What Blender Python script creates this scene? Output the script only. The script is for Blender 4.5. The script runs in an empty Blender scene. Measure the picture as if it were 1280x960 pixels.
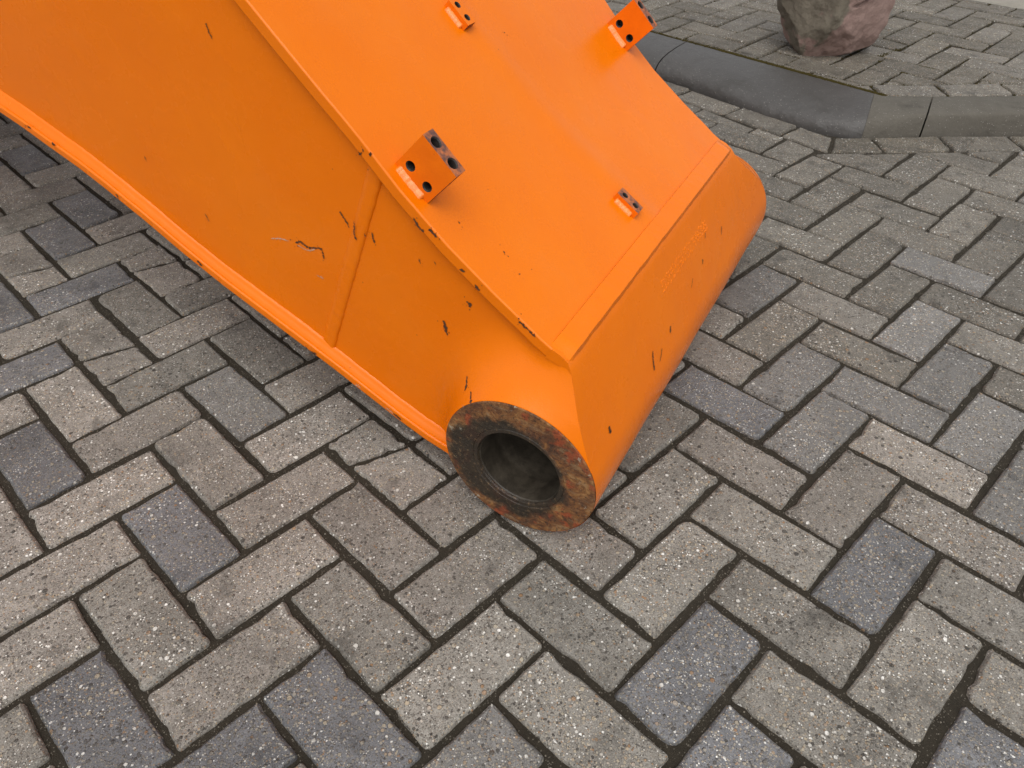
import bpy, bmesh, math, random
from mathutils import Vector, Matrix, noise
random.seed(7)
scene = bpy.context.scene
COL = scene.collection

# ------------------------------------------------------------------ camera
cam_d = bpy.data.cameras.new('camera')
cam = bpy.data.objects.new('camera', cam_d)
COL.objects.link(cam)
fwd = Vector((-0.53709305, 0.53385671, -0.65309117)).normalized()
right = Vector((0.70540861, 0.70880051, -0.00072295)).normalized()
up = right.cross(fwd).normalized()
CAM = Vector((0.24427, -0.72929, 0.92179))
m = Matrix((right, up, -fwd)).transposed().to_4x4()
m.translation = CAM
cam.matrix_world = m
cam_d.sensor_width = 36.0
FPX = 941.93
cam_d.lens = FPX / 1280 * 36.0
cam_d.clip_start = 0.02
cam_d.clip_end = 500
scene.camera = cam

# ------------------------------------------------------------------ sky, sun, exposure
SUN_EL, SUN_DIR = math.radians(61), Vector((0.66, -0.72, 0)).normalized()   # where the light comes from
world = bpy.data.worlds.new('World')
scene.world = world
world.use_nodes = True
wn, wl = world.node_tree.nodes, world.node_tree.links
wn.clear()
w_out = wn.new('ShaderNodeOutputWorld')
w_bg = wn.new('ShaderNodeBackground')
w_sky = wn.new('ShaderNodeTexSky')
w_sky.sky_type = 'NISHITA'
w_sky.sun_disc = False
w_sky.sun_elevation = SUN_EL
w_sky.sun_rotation = math.atan2(SUN_DIR.x, SUN_DIR.y)
w_sky.air_density = 1.0
w_sky.dust_density = 4.0
w_hs = wn.new('ShaderNodeHueSaturation')          # overcast: nearly grey sky
w_hs.inputs['Saturation'].default_value = 0.16
wl.new(w_sky.outputs[0], w_hs.inputs['Color'])
wl.new(w_hs.outputs[0], w_bg.inputs['Color'])
w_bg.inputs['Strength'].default_value = 0.15
wl.new(w_bg.outputs[0], w_out.inputs['Surface'])
sun_d = bpy.data.lights.new('sun', 'SUN')
sun_d.energy = 0.7
sun_d.angle = math.radians(75)
sun_d.color = (1.0, 0.965, 0.91)
sun = bpy.data.objects.new('sun', sun_d)
COL.objects.link(sun)
sdir = Vector((SUN_DIR.x * math.cos(SUN_EL), SUN_DIR.y * math.cos(SUN_EL), math.sin(SUN_EL)))
sun.rotation_euler = (-sdir).to_track_quat('-Z', 'Y').to_euler()
sun.location = sdir * 8
vs = scene.view_settings
vs.view_transform = 'Standard'
vs.look = 'None'
vs.gamma = 1.0
vs.use_curve_mapping = False
vs.exposure = 0.46

# ------------------------------------------------------------------ helpers
def link(o, parent=None):
    COL.objects.link(o)
    if parent is not None:
        o.parent = parent
    return o

def mesh_obj(name, verts, faces, mats, parent=None, smooth=False, sharp=None, loc=None, mat_idx=None):
    me = bpy.data.meshes.new(name)
    me.from_pydata([tuple(v) for v in verts], [], faces)
    me.update()
    if not isinstance(mats, (list, tuple)):
        mats = [mats]
    for mt in mats:
        me.materials.append(mt)
    if mat_idx:
        me.polygons.foreach_set('material_index', mat_idx)
    if smooth:
        me.polygons.foreach_set('use_smooth', [True] * len(me.polygons))
        if sharp:
            me.set_sharp_from_angle(angle=math.radians(sharp))
    o = bpy.data.objects.new(name, me)
    if loc is not None:
        o.location = loc
    return link(o, parent)

def fix_normals(o, doubles=0.0):
    bm = bmesh.new()
    bm.from_mesh(o.data)
    if doubles:
        bmesh.ops.remove_doubles(bm, verts=bm.verts, dist=doubles)
        bmesh.ops.dissolve_degenerate(bm, edges=bm.edges, dist=1e-6)
    bmesh.ops.recalc_face_normals(bm, faces=bm.faces)
    bm.to_mesh(o.data)
    bm.free()

def bevel(o, w, seg=2, ang=35):
    md = o.modifiers.new('bevel', 'BEVEL')
    md.width = w
    md.segments = seg
    md.limit_method = 'ANGLE'
    md.angle_limit = math.radians(ang)
    md.harden_normals = False
    return o

class N:
    """tiny node-graph helper"""
    def __init__(s, name):
        s.m = bpy.data.materials.new(name)
        s.m.use_nodes = True
        s.t = s.m.node_tree
        s.t.nodes.clear()
        s.out = s.t.nodes.new('ShaderNodeOutputMaterial')
        s.b = s.t.nodes.new('ShaderNodeBsdfPrincipled')
        s.t.links.new(s.b.outputs[0], s.out.inputs[0])
    def n(s, typ, **kw):
        nd = s.t.nodes.new(typ)
        for k, v in kw.items():
            setattr(nd, k, v)
        return nd
    def set(s, sock, v):
        if hasattr(v, 'is_linked') or hasattr(v, 'links'):
            s.t.links.new(v, sock)
        elif isinstance(v, (tuple, list)) and len(v) == 3 and sock.type == 'RGBA':
            sock.default_value = (*v, 1)
        else:
            sock.default_value = v
    def pos(s):
        return s.n('ShaderNodeNewGeometry').outputs['Position']
    def obj(s):
        return s.n('ShaderNodeTexCoord').outputs['Object']
    def rnd(s):
        return s.n('ShaderNodeObjectInfo').outputs['Random']
    def noise(s, vec, scale, detail=4, rough=0.55, out='Fac', dist=0.0):
        nd = s.n('ShaderNodeTexNoise')
        s.set(nd.inputs['Vector'], vec)
        nd.inputs['Scale'].default_value = scale
        nd.inputs['Detail'].default_value = detail
        nd.inputs['Roughness'].default_value = rough
        nd.inputs['Distortion'].default_value = dist
        return nd.outputs[out]
    def vor(s, vec, scale, feature='F1', out='Distance', rand=1.0):
        nd = s.n('ShaderNodeTexVoronoi', feature=feature)
        s.set(nd.inputs['Vector'], vec)
        nd.inputs['Scale'].default_value = scale
        nd.inputs['Randomness'].default_value = rand
        return nd.outputs[out] if isinstance(out, str) else [nd.outputs[k] for k in out]
    def math(s, op, a, b=None, c=None, clamp=False):
        nd = s.n('ShaderNodeMath', operation=op, use_clamp=clamp)
        s.set(nd.inputs[0], a)
        if b is not None: s.set(nd.inputs[1], b)
        if c is not None: s.set(nd.inputs[2], c)
        return nd.outputs[0]
    def ramp(s, v, lo, hi, a=0.0, b=1.0):
        nd = s.n('ShaderNodeMapRange', interpolation_type='SMOOTHSTEP')
        s.set(nd.inputs['Value'], v)
        for k, x in (('From Min', lo), ('From Max', hi), ('To Min', a), ('To Max', b)):
            s.set(nd.inputs[k], x)
        return nd.outputs[0]
    def mix(s, f, a, b, mode='MIX'):
        nd = s.n('ShaderNodeMix', data_type='RGBA', blend_type=mode)
        s.set(nd.inputs[0], f)
        s.set(nd.inputs[6], a)
        s.set(nd.inputs[7], b)
        return nd.outputs[2]
    def cramp(s, v, stops):
        nd = s.n('ShaderNodeValToRGB')
        el = nd.color_ramp.elements
        while len(el) < len(stops): el.new(0.5)
        for e, (p, c) in zip(el, stops):
            e.position = p
            e.color = (*c, 1)
        s.set(nd.inputs[0], v)
        return nd.outputs[0]
    def bump(s, h, dist, strength=1.0, prev=None):
        nd = s.n('ShaderNodeBump')
        nd.inputs['Distance'].default_value = dist
        nd.inputs['Strength'].default_value = strength
        s.set(nd.inputs['Height'], h)
        if prev is not None: s.set(nd.inputs['Normal'], prev)
        return nd.outputs[0]
    def fin(s, color, rough, normal=None, metal=0.0, spec=0.5):
        s.set(s.b.inputs['Base Color'], color)
        s.set(s.b.inputs['Roughness'], rough)
        s.set(s.b.inputs['Metallic'], metal)
        s.set(s.b.inputs['Specular IOR Level'], spec)
        if normal is not None: s.set(s.b.inputs['Normal'], normal)
        return s.m

# ------------------------------------------------------------------ materials
def paver_material(name, base, paste, blue):
    """concrete paver worn down to its aggregate: cement paste with stones of three sizes"""
    g = N(name)
    p = g.pos()
    rnd = g.rnd()
    # shift the pattern a little between pavers
    sh = g.n('ShaderNodeVectorMath', operation='ADD')
    g.set(sh.inputs[0], p)
    cmb = g.n('ShaderNodeCombineXYZ')
    g.set(cmb.inputs[2], g.math('MULTIPLY', rnd, 3.0))
    g.set(sh.inputs[1], cmb.outputs[0])
    v = sh.outputs[0]
    warp = g.n('ShaderNodeVectorMath', operation='MULTIPLY_ADD')
    g.set(warp.inputs[0], g.noise(v, 320, 2, out='Color'))
    warp.inputs[1].default_value = (0.0014, 0.0014, 0.0014)
    g.set(warp.inputs[2], v)
    w = warp.outputs[0]
    tone = g.math('MULTIPLY_ADD', rnd, 0.34, 0.83)
    col = g.mix(g.ramp(g.noise(v, 55, 5, 0.65), 0.35, 0.7), base, paste)
    big = g.noise(p, 5, 5, 0.62)
    col = g.mix(g.ramp(big, 0.44, 0.66, 0, 0.6), col, tuple(x * 0.62 for x in base))
    # fine sand speckle
    fine = g.noise(v, 520, 3, 0.75)
    col = g.mix(g.ramp(fine, 0.5, 0.70, 0, 0.7), col, tuple(min(1, x * 1.9) for x in base))
    col = g.mix(g.ramp(fine, 0.48, 0.32, 0, 0.85), col, tuple(x * 0.34 for x in base))
    h = fine
    hts = g.math('MULTIPLY', fine, 0.35)
    stones = ((430, 0.56, 0.26), (215, 0.50, 0.50), (118, 0.40, 0.70))
    for sc, rad, thr in stones:
        d, c = g.vor(w, sc, out=('Distance', 'Color'))
        sep = g.n('ShaderNodeSeparateColor')
        g.set(sep.inputs[0], c)
        keep = g.ramp(sep.outputs[0], thr - 0.02, thr + 0.02)
        size = g.math('MULTIPLY_ADD', sep.outputs[1], rad * 0.7, rad * 0.5)
        inside = g.ramp(g.math('DIVIDE', d, size), 1.0, 0.72)
        k = g.math('MULTIPLY', keep, inside)
        q_ = 0.85 + 2.2 * (base[0] - 0.06)
        sc_col = g.cramp(sep.outputs[2], [(0.0, (0.040, 0.035, 0.030)), (0.17, (0.085, 0.075, 0.063)),
                                          (0.30, (0.19 * q_, 0.165 * q_, 0.135 * q_)), (0.5, (0.14 * q_, 0.13 * q_, 0.11 * q_)), (0.62, (0.26 * q_, 0.235 * q_, 0.195 * q_)),
                                          (0.78, (0.34 * q_, 0.285 * q_, 0.205 * q_)), (0.86, (0.22 * q_, 0.12 * q_, 0.055 * q_)), (0.91, (0.40 * q_, 0.375 * q_, 0.33 * q_)), (1.0, (0.72 * q_, 0.70 * q_, 0.65 * q_))])
        col = g.mix(g.math('MULTIPLY', k, 0.85), col, sc_col)
        hts = g.math('ADD', hts, g.math('MULTIPLY', k, 0.8 * 200 / sc))
    # grime and light scuffs
    scuff = g.ramp(g.noise(p, 16, 5, 0.7), 0.58, 0.78, 0, 0.35)
    col = g.mix(scuff, col, tuple(min(1, x * 1.9) for x in paste))
    dirt = g.ramp(g.noise(p, 11, 6, 0.75), 0.53, 0.70, 0, 0.72)
    col = g.mix(dirt, col, tuple(x * 0.42 for x in base))
    hsv = g.n('ShaderNodeHueSaturation')
    hsv.inputs['Saturation'].default_value = 1.0
    g.set(hsv.inputs['Value'], tone)
    g.set(hsv.inputs['Color'], col)
    nb = g.bump(hts, 0.0014, 1.0)
    nb = g.bump(g.noise(v, 90, 4, 0.6), 0.0015, 0.6, nb)
    rough = g.ramp(g.noise(p, 24, 3), 0.3, 0.7, 0.42 if blue else 0.55, 0.65 if blue else 0.8)
    return g.fin(hsv.outputs[0], rough, nb, spec=0.42 if blue else 0.3)

M_PAVERS = [
    paver_material('paver_warm_grey', (0.186, 0.166, 0.143), (0.262, 0.238, 0.210), False),
    paver_material('paver_olive_grey', (0.172, 0.158, 0.136), (0.245, 0.228, 0.200), False),
    paver_material('paver_mid_grey', (0.138, 0.131, 0.122), (0.186, 0.178, 0.167), True),
    paver_material('paver_blue_grey', (0.110, 0.109, 0.112), (0.146, 0.145, 0.149), True),
    paver_material('paver_far_shade_grey', (0.120, 0.109, 0.091), (0.166, 0.152, 0.130), False),  # darkened grey for far rows: distant shading put into the colour
    paver_material('paver_dark_brown', (0.096, 0.085, 0.067), (0.132, 0.118, 0.095), False),  # darkest brown tone, for border courses and pavement
]

def joint_material():
    g = N('joint_sand')
    p = g.pos()
    col = g.mix(g.noise(p, 60, 4), (0.018, 0.0145, 0.0095), (0.042, 0.034, 0.023))
    sp = g.vor(p, 420, out=('Distance', 'Color'))
    sep = g.n('ShaderNodeSeparateColor')
    g.set(sep.inputs[0], sp[1])
    k = g.math('MULTIPLY', g.ramp(sep.outputs[0], 0.80, 0.84), g.ramp(sp[0], 0.45, 0.3))
    col = g.mix(k, col, (0.13, 0.115, 0.09))
    nb = g.bump(g.noise(p, 500, 3, 0.7), 0.003, 1.0)
    return g.fin(col, 0.85, nb, spec=0.25)
M_JOINT = joint_material()

def moss_material():
    g = N('moss')
    p = g.pos()
    col = g.mix(g.noise(p, 130, 3), (0.030, 0.020, 0.007), (0.060, 0.050, 0.010))
    return g.fin(col, 0.95, g.bump(g.noise(p, 900, 3, 0.7), 0.002, 1.0), spec=0.1)
M_MOSS = moss_material()

def concrete_material(name, a, b, gloss, speck=0.6):
    g = N(name)
    p = g.pos()
    col = g.mix(g.noise(p, 14, 6, 0.65), a, b)
    fine = g.noise(p, 700, 2, 0.7)
    col = g.mix(g.ramp(fine, 0.5, 0.75, 0, 0.5), col, tuple(x * 1.6 for x in b))
    col = g.mix(g.ramp(fine, 0.45, 0.25, 0, 0.6), col, tuple(x * 0.5 for x in a))
    d, c = g.vor(p, 190, out=('Distance', 'Color'))
    sep = g.n('ShaderNodeSeparateColor')
    g.set(sep.inputs[0], c)
    k = g.math('MULTIPLY', g.ramp(sep.outputs[0], 0.86, 0.9), g.ramp(d, 0.34, 0.22))
    col = g.mix(g.math('MULTIPLY', k, speck), col, (0.30, 0.285, 0.255))
    col = g.mix(g.ramp(g.noise(p, 9, 5, 0.7), 0.52, 0.75, 0, 0.55), col, (0.030, 0.027, 0.022))
    nb = g.bump(g.math('ADD', fine, g.math('MULTIPLY', k, 2.0)), 0.0008, 0.8)
    nb = g.bump(g.noise(p, 30, 5, 0.65), 0.010, 0.5, nb)
    return g.fin(col, gloss, nb, spec=0.45 if gloss < 0.5 else 0.2)
M_KERB = concrete_material('kerb_blue_concrete', (0.040, 0.037, 0.034), (0.070, 0.066, 0.062), 0.49, 0.5)
M_KERB2 = concrete_material('kerb_weathered_concrete', (0.072, 0.064, 0.052), (0.112, 0.103, 0.086), 0.8)
M_PATH = concrete_material('path_concrete', (0.20, 0.182, 0.15), (0.27, 0.25, 0.21), 0.8, 0.3)

def ground_material():
    g = N('far_paving')
    p = g.pos()
    br = g.n('ShaderNodeTexBrick')
    g.set(br.inputs['Vector'], p)
    br.inputs['Scale'].default_value = 1.0
    br.inputs['Brick Width'].default_value = 0.21
    br.inputs['Row Height'].default_value = 0.105
    br.inputs['Mortar Size'].default_value = 0.004
    g.set(br.inputs['Color1'], (0.12, 0.106, 0.09))
    g.set(br.inputs['Color2'], (0.1, 0.09, 0.078))
    g.set(br.inputs['Mortar'], (0.035, 0.03, 0.024))
    col = g.mix(g.ramp(g.noise(p, 400, 3, 0.7), 0.35, 0.65, 0.0, 0.5), br.outputs['Color'], (0.18, 0.165, 0.14))
    return g.fin(col, 0.75)
M_GROUND = ground_material()

ORANGE = (0.665, 0.141, 0.0004)
def paint_material(name='orange_paint', scratch=True):
    g = N(name)
    p = g.pos()
    col = g.mix(g.ramp(g.noise(p, 6, 4, 0.6), 0.3, 0.75), ORANGE, (0.685, 0.153, 0.0006))
    col = g.mix(g.ramp(g.noise(p, 1800, 2, 0.6), 0.52, 0.8, 0, 0.22), col, (0.50, 0.085, 0.001))
    # faint dust and rubbed patches
    col = g.mix(g.ramp(g.noise(p, 22, 6, 0.75), 0.60, 0.82, 0, 0.10), col, (0.72, 0.22, 0.03))
    col = g.mix(g.ramp(g.noise(p, 130, 3, 0.6), 0.70, 0.76, 0, 0.25), col, (0.40, 0.07, 0.004))
    # thin grey road film and sparse grime freckles
    film = g.ramp(g.noise(p, 3.2, 5, 0.65), 0.50, 0.72, 0, 0.10)
    col = g.mix(film, col, (0.60, 0.21, 0.05))
    fd, fc = g.vor(p, 48, out=('Distance', 'Color'))
    fs = g.n('ShaderNodeSeparateColor')
    g.set(fs.inputs[0], fc)
    fk = g.math('MULTIPLY', g.ramp(fs.outputs[0], 0.90, 0.92), g.ramp(fd, 0.065, 0.03))
    col = g.mix(g.math('MULTIPLY', fk, 0.75), col, (0.10, 0.035, 0.012))
    nb = g.bump(g.noise(p, 420, 2, 0.5), 0.00035, 0.55)
    nb = g.bump(g.noise(p, 9, 3, 0.5), 0.006, 0.35, nb)
    rough = g.ramp(g.noise(p, 15, 4, 0.6), 0.3, 0.75, 0.20, 0.36)
    return g.fin(col, rough, nb, spec=0.22)
M_PAINT = paint_material()

def rust_material():
    g = N('boss_rust')
    o = g.obj()
    sep = g.n('ShaderNodeSeparateXYZ')
    g.set(sep.inputs[0], o)
    r = g.math('SQRT', g.math('ADD', g.math('MULTIPLY', sep.outputs[1], sep.outputs[1]), g.math('MULTIPLY', sep.outputs[2], sep.outputs[2])))
    n1 = g.noise(o, 34, 6, 0.7, dist=0.6)
    st = g.n('ShaderNodeMapping')
    g.set(st.inputs['Vector'], o)
    st.inputs['Rotation'].default_value = (0.6, 0, 0)
    st.inputs['Scale'].default_value = (1, 14, 60)
    n2 = g.noise(st.outputs[0], 1.2, 5, 0.7)
    col = g.cramp(n1, [(0.30, (0.025, 0.014, 0.009)), (0.43, (0.085, 0.032, 0.012)), (0.54, (0.16, 0.064, 0.018)), (0.64, (0.25, 0.120, 0.038)), (0.76, (0.23, 0.165, 0.10))])
    col = g.mix(g.ramp(n2, 0.5, 0.68, 0, 0.65), col, (0.20, 0.13, 0.07))
    col = g.mix(g.ramp(g.noise(o, 21, 3, 0.6), 0.54, 0.62, 0, 0.8), col, (0.24, 0.045, 0.012))
    # old grease round the bore, wider to the lower left
    wob = g.math('MULTIPLY_ADD', g.noise(o, 26, 4, 0.6), 0.060, r)
    wob = g.math('MULTIPLY_ADD', sep.outputs[1], -0.20, wob)
    wob = g.math('MULTIPLY_ADD', sep.outputs[2], 0.08, wob)
    gr = g.ramp(wob, 0.128, 0.112)
    col = g.mix(g.math('MULTIPLY', gr, 0.93), col, (0.020, 0.017, 0.012))
    flake = g.math('MULTIPLY', g.ramp(g.noise(o, 70, 4, 0.7), 0.62, 0.68), g.ramp(r, 0.09, 0.11))
    col = g.mix(g.math('MULTIPLY', flake, 0.7), col, (0.34, 0.31, 0.24))
    n3 = g.noise(o, 190, 4, 0.7)
    col = g.mix(g.ramp(n3, 0.47, 0.33, 0, 0.75), col, (0.022, 0.013, 0.008))
    col = g.mix(g.ramp(n3, 0.55, 0.72, 0, 0.45), col, (0.25, 0.155, 0.075))
    nb = g.bump(g.math('ADD', n1, g.math('MULTIPLY', n2, 0.5)), 0.0035, 0.9)
    nb = g.bump(g.noise(o, 300, 3, 0.7), 0.0012, 0.8, nb)
    rough = g.ramp(gr, 0, 1, 0.78, 0.5)
    return g.fin(col, rough, nb, spec=0.4)
M_RUST = rust_material()

def simple(name, a, b, scale, rough, bumpd=0.0006, spec=0.4, metal=0.0):
    g = N(name)
    o = g.pos()
    n = g.noise(o, scale, 5, 0.65)
    return g.fin(g.mix(g.ramp(n, 0.35, 0.65), a, b), rough, g.bump(g.noise(o, scale * 4, 3, 0.6), bumpd, 0.8), spec=spec, metal=metal)
M_BORE = simple('oily_bore_steel', (0.026, 0.021, 0.015), (0.050, 0.041, 0.030), 40, 0.5, spec=0.3)
M_HOLE = simple('hole_dark', (0.012, 0.010, 0.009), (0.03, 0.022, 0.018), 150, 0.6)  # near-black tone for hole walls and floors
M_BLOCKRUST = simple('rusty_block_face', (0.10, 0.045, 0.035), (0.42, 0.12, 0.035), 85, 0.7)
M_EDGE_RUST = simple('bare_rusty_steel', (0.09, 0.06, 0.05), (0.20, 0.13, 0.11), 120, 0.65)
M_CHIP = simple('chip_rust', (0.030, 0.014, 0.008), (0.10, 0.032, 0.010), 300, 0.8)
M_PRIMER = simple('scratch_primer', (0.45, 0.22, 0.12), (0.5, 0.36, 0.28), 300, 0.6)
M_WELD = simple('weld_orange_sheen', (0.74, 0.17, 0.008), (0.78, 0.20, 0.02), 200, 0.3, spec=0.7)  # boom orange made paler: sky sheen on the beads put into the colour

def rock_material():
    g = N('granite_boulder')
    o = g.obj()
    sep = g.n('ShaderNodeSeparateXYZ')
    g.set(sep.inputs[0], o)
    red = g.mix(g.noise(o, 25, 5, 0.7), (0.21, 0.135, 0.115), (0.38, 0.265, 0.228))
    grey = g.mix(g.noise(o, 22, 5, 0.7), (0.105, 0.091, 0.066), (0.24, 0.21, 0.162))
    side = g.math('ADD', g.math('MULTIPLY', sep.outputs[0], 0.75), g.math('MULTIPLY', sep.outputs[1], 0.55))
    side = g.math('MULTIPLY_ADD', g.noise(o, 9, 5, 0.65), 0.22, side)
    col = g.mix(g.ramp(side, -0.022, 0.0), grey, red)
    fine = g.noise(o, 330, 3, 0.75)
    col = g.mix(g.ramp(fine, 0.53, 0.75, 0, 0.55), col, (0.26, 0.205, 0.17))
    col = g.mix(g.ramp(fine, 0.45, 0.27, 0, 0.6), col, (0.06, 0.045, 0.038))
    col = g.mix(g.ramp(g.noise(o, 13, 5, 0.7), 0.56, 0.70, 0, 0.5), col, (0.21, 0.19, 0.15))
    nb = g.bump(g.noise(o, 75, 7, 0.72), 0.010, 0.8)
    nb = g.bump(fine, 0.002, 0.8, nb)
    return g.fin(col, 0.8, nb, spec=0.3)
M_ROCK = rock_material()

# ------------------------------------------------------------------ ground plan
S = 0.105                                   # herringbone module
# where the kerb runs: left part along a gentle line, right part at 45 degrees
LA, LB = Vector((-1.213, 1.556)), Vector((-0.60, 1.512))
ld = (LB - LA).normalized()
NL = Vector((-ld.y, ld.x))                  # towards the pavement
dL = NL.dot(LA)
RA, RB = Vector((-0.457, 1.704)), Vector((-0.237, 1.938))
rd = (RB - RA).normalized()
NR = Vector((-rd.y, rd.x))
dR = NR.dot(RA)
BORDER = 0.108

def clip_poly(pts, n, d):
    """keep the side n.p <= d of a convex polygon"""
    out = []
    for k in range(len(pts)):
        a, b = pts[k], pts[(k + 1) % len(pts)]
        fa, fb = n.dot(a) - d, n.dot(b) - d
        if fa <= 0: out.append(a)
        if (fa < 0 < fb) or (fb < 0 < fa):
            out.append(a.lerp(b, fa / (fa - fb)))
    return out

def area(pts):
    return 0.5 * sum(pts[k].x * pts[(k + 1) % len(pts)].y - pts[(k + 1) % len(pts)].x * pts[k].y for k in range(len(pts)))

def inset_poly(pts, g):
    """shrink a convex CCW polygon by g"""
    out = list(pts)
    n = len(pts)
    for k in range(n):
        a, b = pts[k], pts[(k + 1) % n]
        e = b - a
        if e.length < 1e-6: continue
        nn = Vector((e.y, -e.x)).normalized()
        out = clip_poly(out, nn, nn.dot(a) - g)
        if len(out) < 3: return []
    return out

def rounded(pts, rad, step, rng, wear):
    """outline of a worn paver with outward normals: rounded corners, edges cut into short uneven bits"""
    n = len(pts)
    out, nrm, lim = [], [], []
    radii = []
    for k in range(n):
        r = rad * rng.uniform(0.75, 1.5)
        if rng.random() < 0.14 * wear: r *= rng.uniform(1.8, 3.0)
        radii.append(min(r, (pts[k - 1] - pts[k]).length * 0.35, (pts[(k + 1) % n] - pts[k]).length * 0.35))
    for k in range(n):
        p0, p1, p2 = pts[k - 1], pts[k], pts[(k + 1) % n]
        a, b = p0 - p1, p2 - p1
        ra = rb = radii[k]
        A, B = p1 + a.normalized() * ra, p1 + b.normalized() * rb
        na, nb = Vector((-a.y, a.x)).normalized(), Vector((b.y, -b.x)).normalized()
        for t in (0.0, 0.33, 0.67, 1.0):
            out.append((A.lerp(p1, t)).lerp(p1.lerp(B, t), t))
            nrm.append(na.lerp(nb, t).normalized())
            lim.append((0.85 if t in (0.0, 1.0) else 0.42) * min(ra, rb))
        q = p2 + (p1 - p2).normalized() * radii[(k + 1) % n]
        m_ = max(0, int((q - B).length / step))
        chip_at = rng.randrange(m_) + 1 if (m_ > 3 and rng.random() < 0.45 * wear) else -9
        dep = rng.uniform(0.0015, 0.0042)
        for j in range(1, m_ + 1):
            c = B.lerp(q, j / (m_ + 1))
            off = -abs(rng.gauss(0, 0.0008)) * wear
            if abs(j - chip_at) <= 1: off -= dep * (1 if j == chip_at else 0.4)
            out.append(c + nb * off)
            nrm.append(nb)
            lim.append(1.0)
    return out, nrm, lim

def paver_geom(pts, ztop, rng, gap=0.0046, rad=0.0062, step=0.016, wear=1.0, tilt=0.0012, depth=0.035):
    q = inset_poly(pts, gap)
    if len(q) < 3 or area(q) < 0.0004: return None
    ol, nrm, lim = rounded(q, rad, step, rng, wear)
    n = len(ol)
    c = sum(ol, Vector((0, 0))) / n
    tx, ty = rng.gauss(0, tilt) / 0.1, rng.gauss(0, tilt) / 0.1
    dz = rng.gauss(0, 0.0011)
    verts = []
    for ins, z in ((-0.001, -depth), (0.0, -0.0060), (0.0016, -0.0022), (0.0048, 0.0)):
        for k in range(n):
            p = ol[k] - nrm[k] * min(ins, lim[k])
            if ins > 0.004:
                zz = z
            elif ins > 0.001:
                zz = z - abs(rng.gauss(0, 0.0006))
            else: zz = z
            w = 0.0 if z < -0.02 else 1.0
            verts.append((p.x - c.x, p.y - c.y, ztop + zz + w * (dz + tx * (p.x - c.x) + ty * (p.y - c.y))))
    verts.append((0, 0, ztop + dz))
    faces = []
    for r in range(3):
        for k in range(n):
            a, b = r * n + k, r * n + (k + 1) % n
            faces.append((a, b, b + n, a + n))
    t = 3 * n
    for k in range(n):
        faces.append((t + k, t + (k + 1) % n, 4 * n))
    return verts, faces, c

def visible(c, z=0.0, margin=70):
    d = Vector((c.x, c.y, z)) - CAM
    w = d.dot(fwd)
    if w < 0.05: return False
    x, y = 640 + FPX * d.dot(right) / w, 480 - FPX * d.dot(up) / w
    return -margin < x < 1280 + margin and -margin < y < 960 + margin

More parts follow.
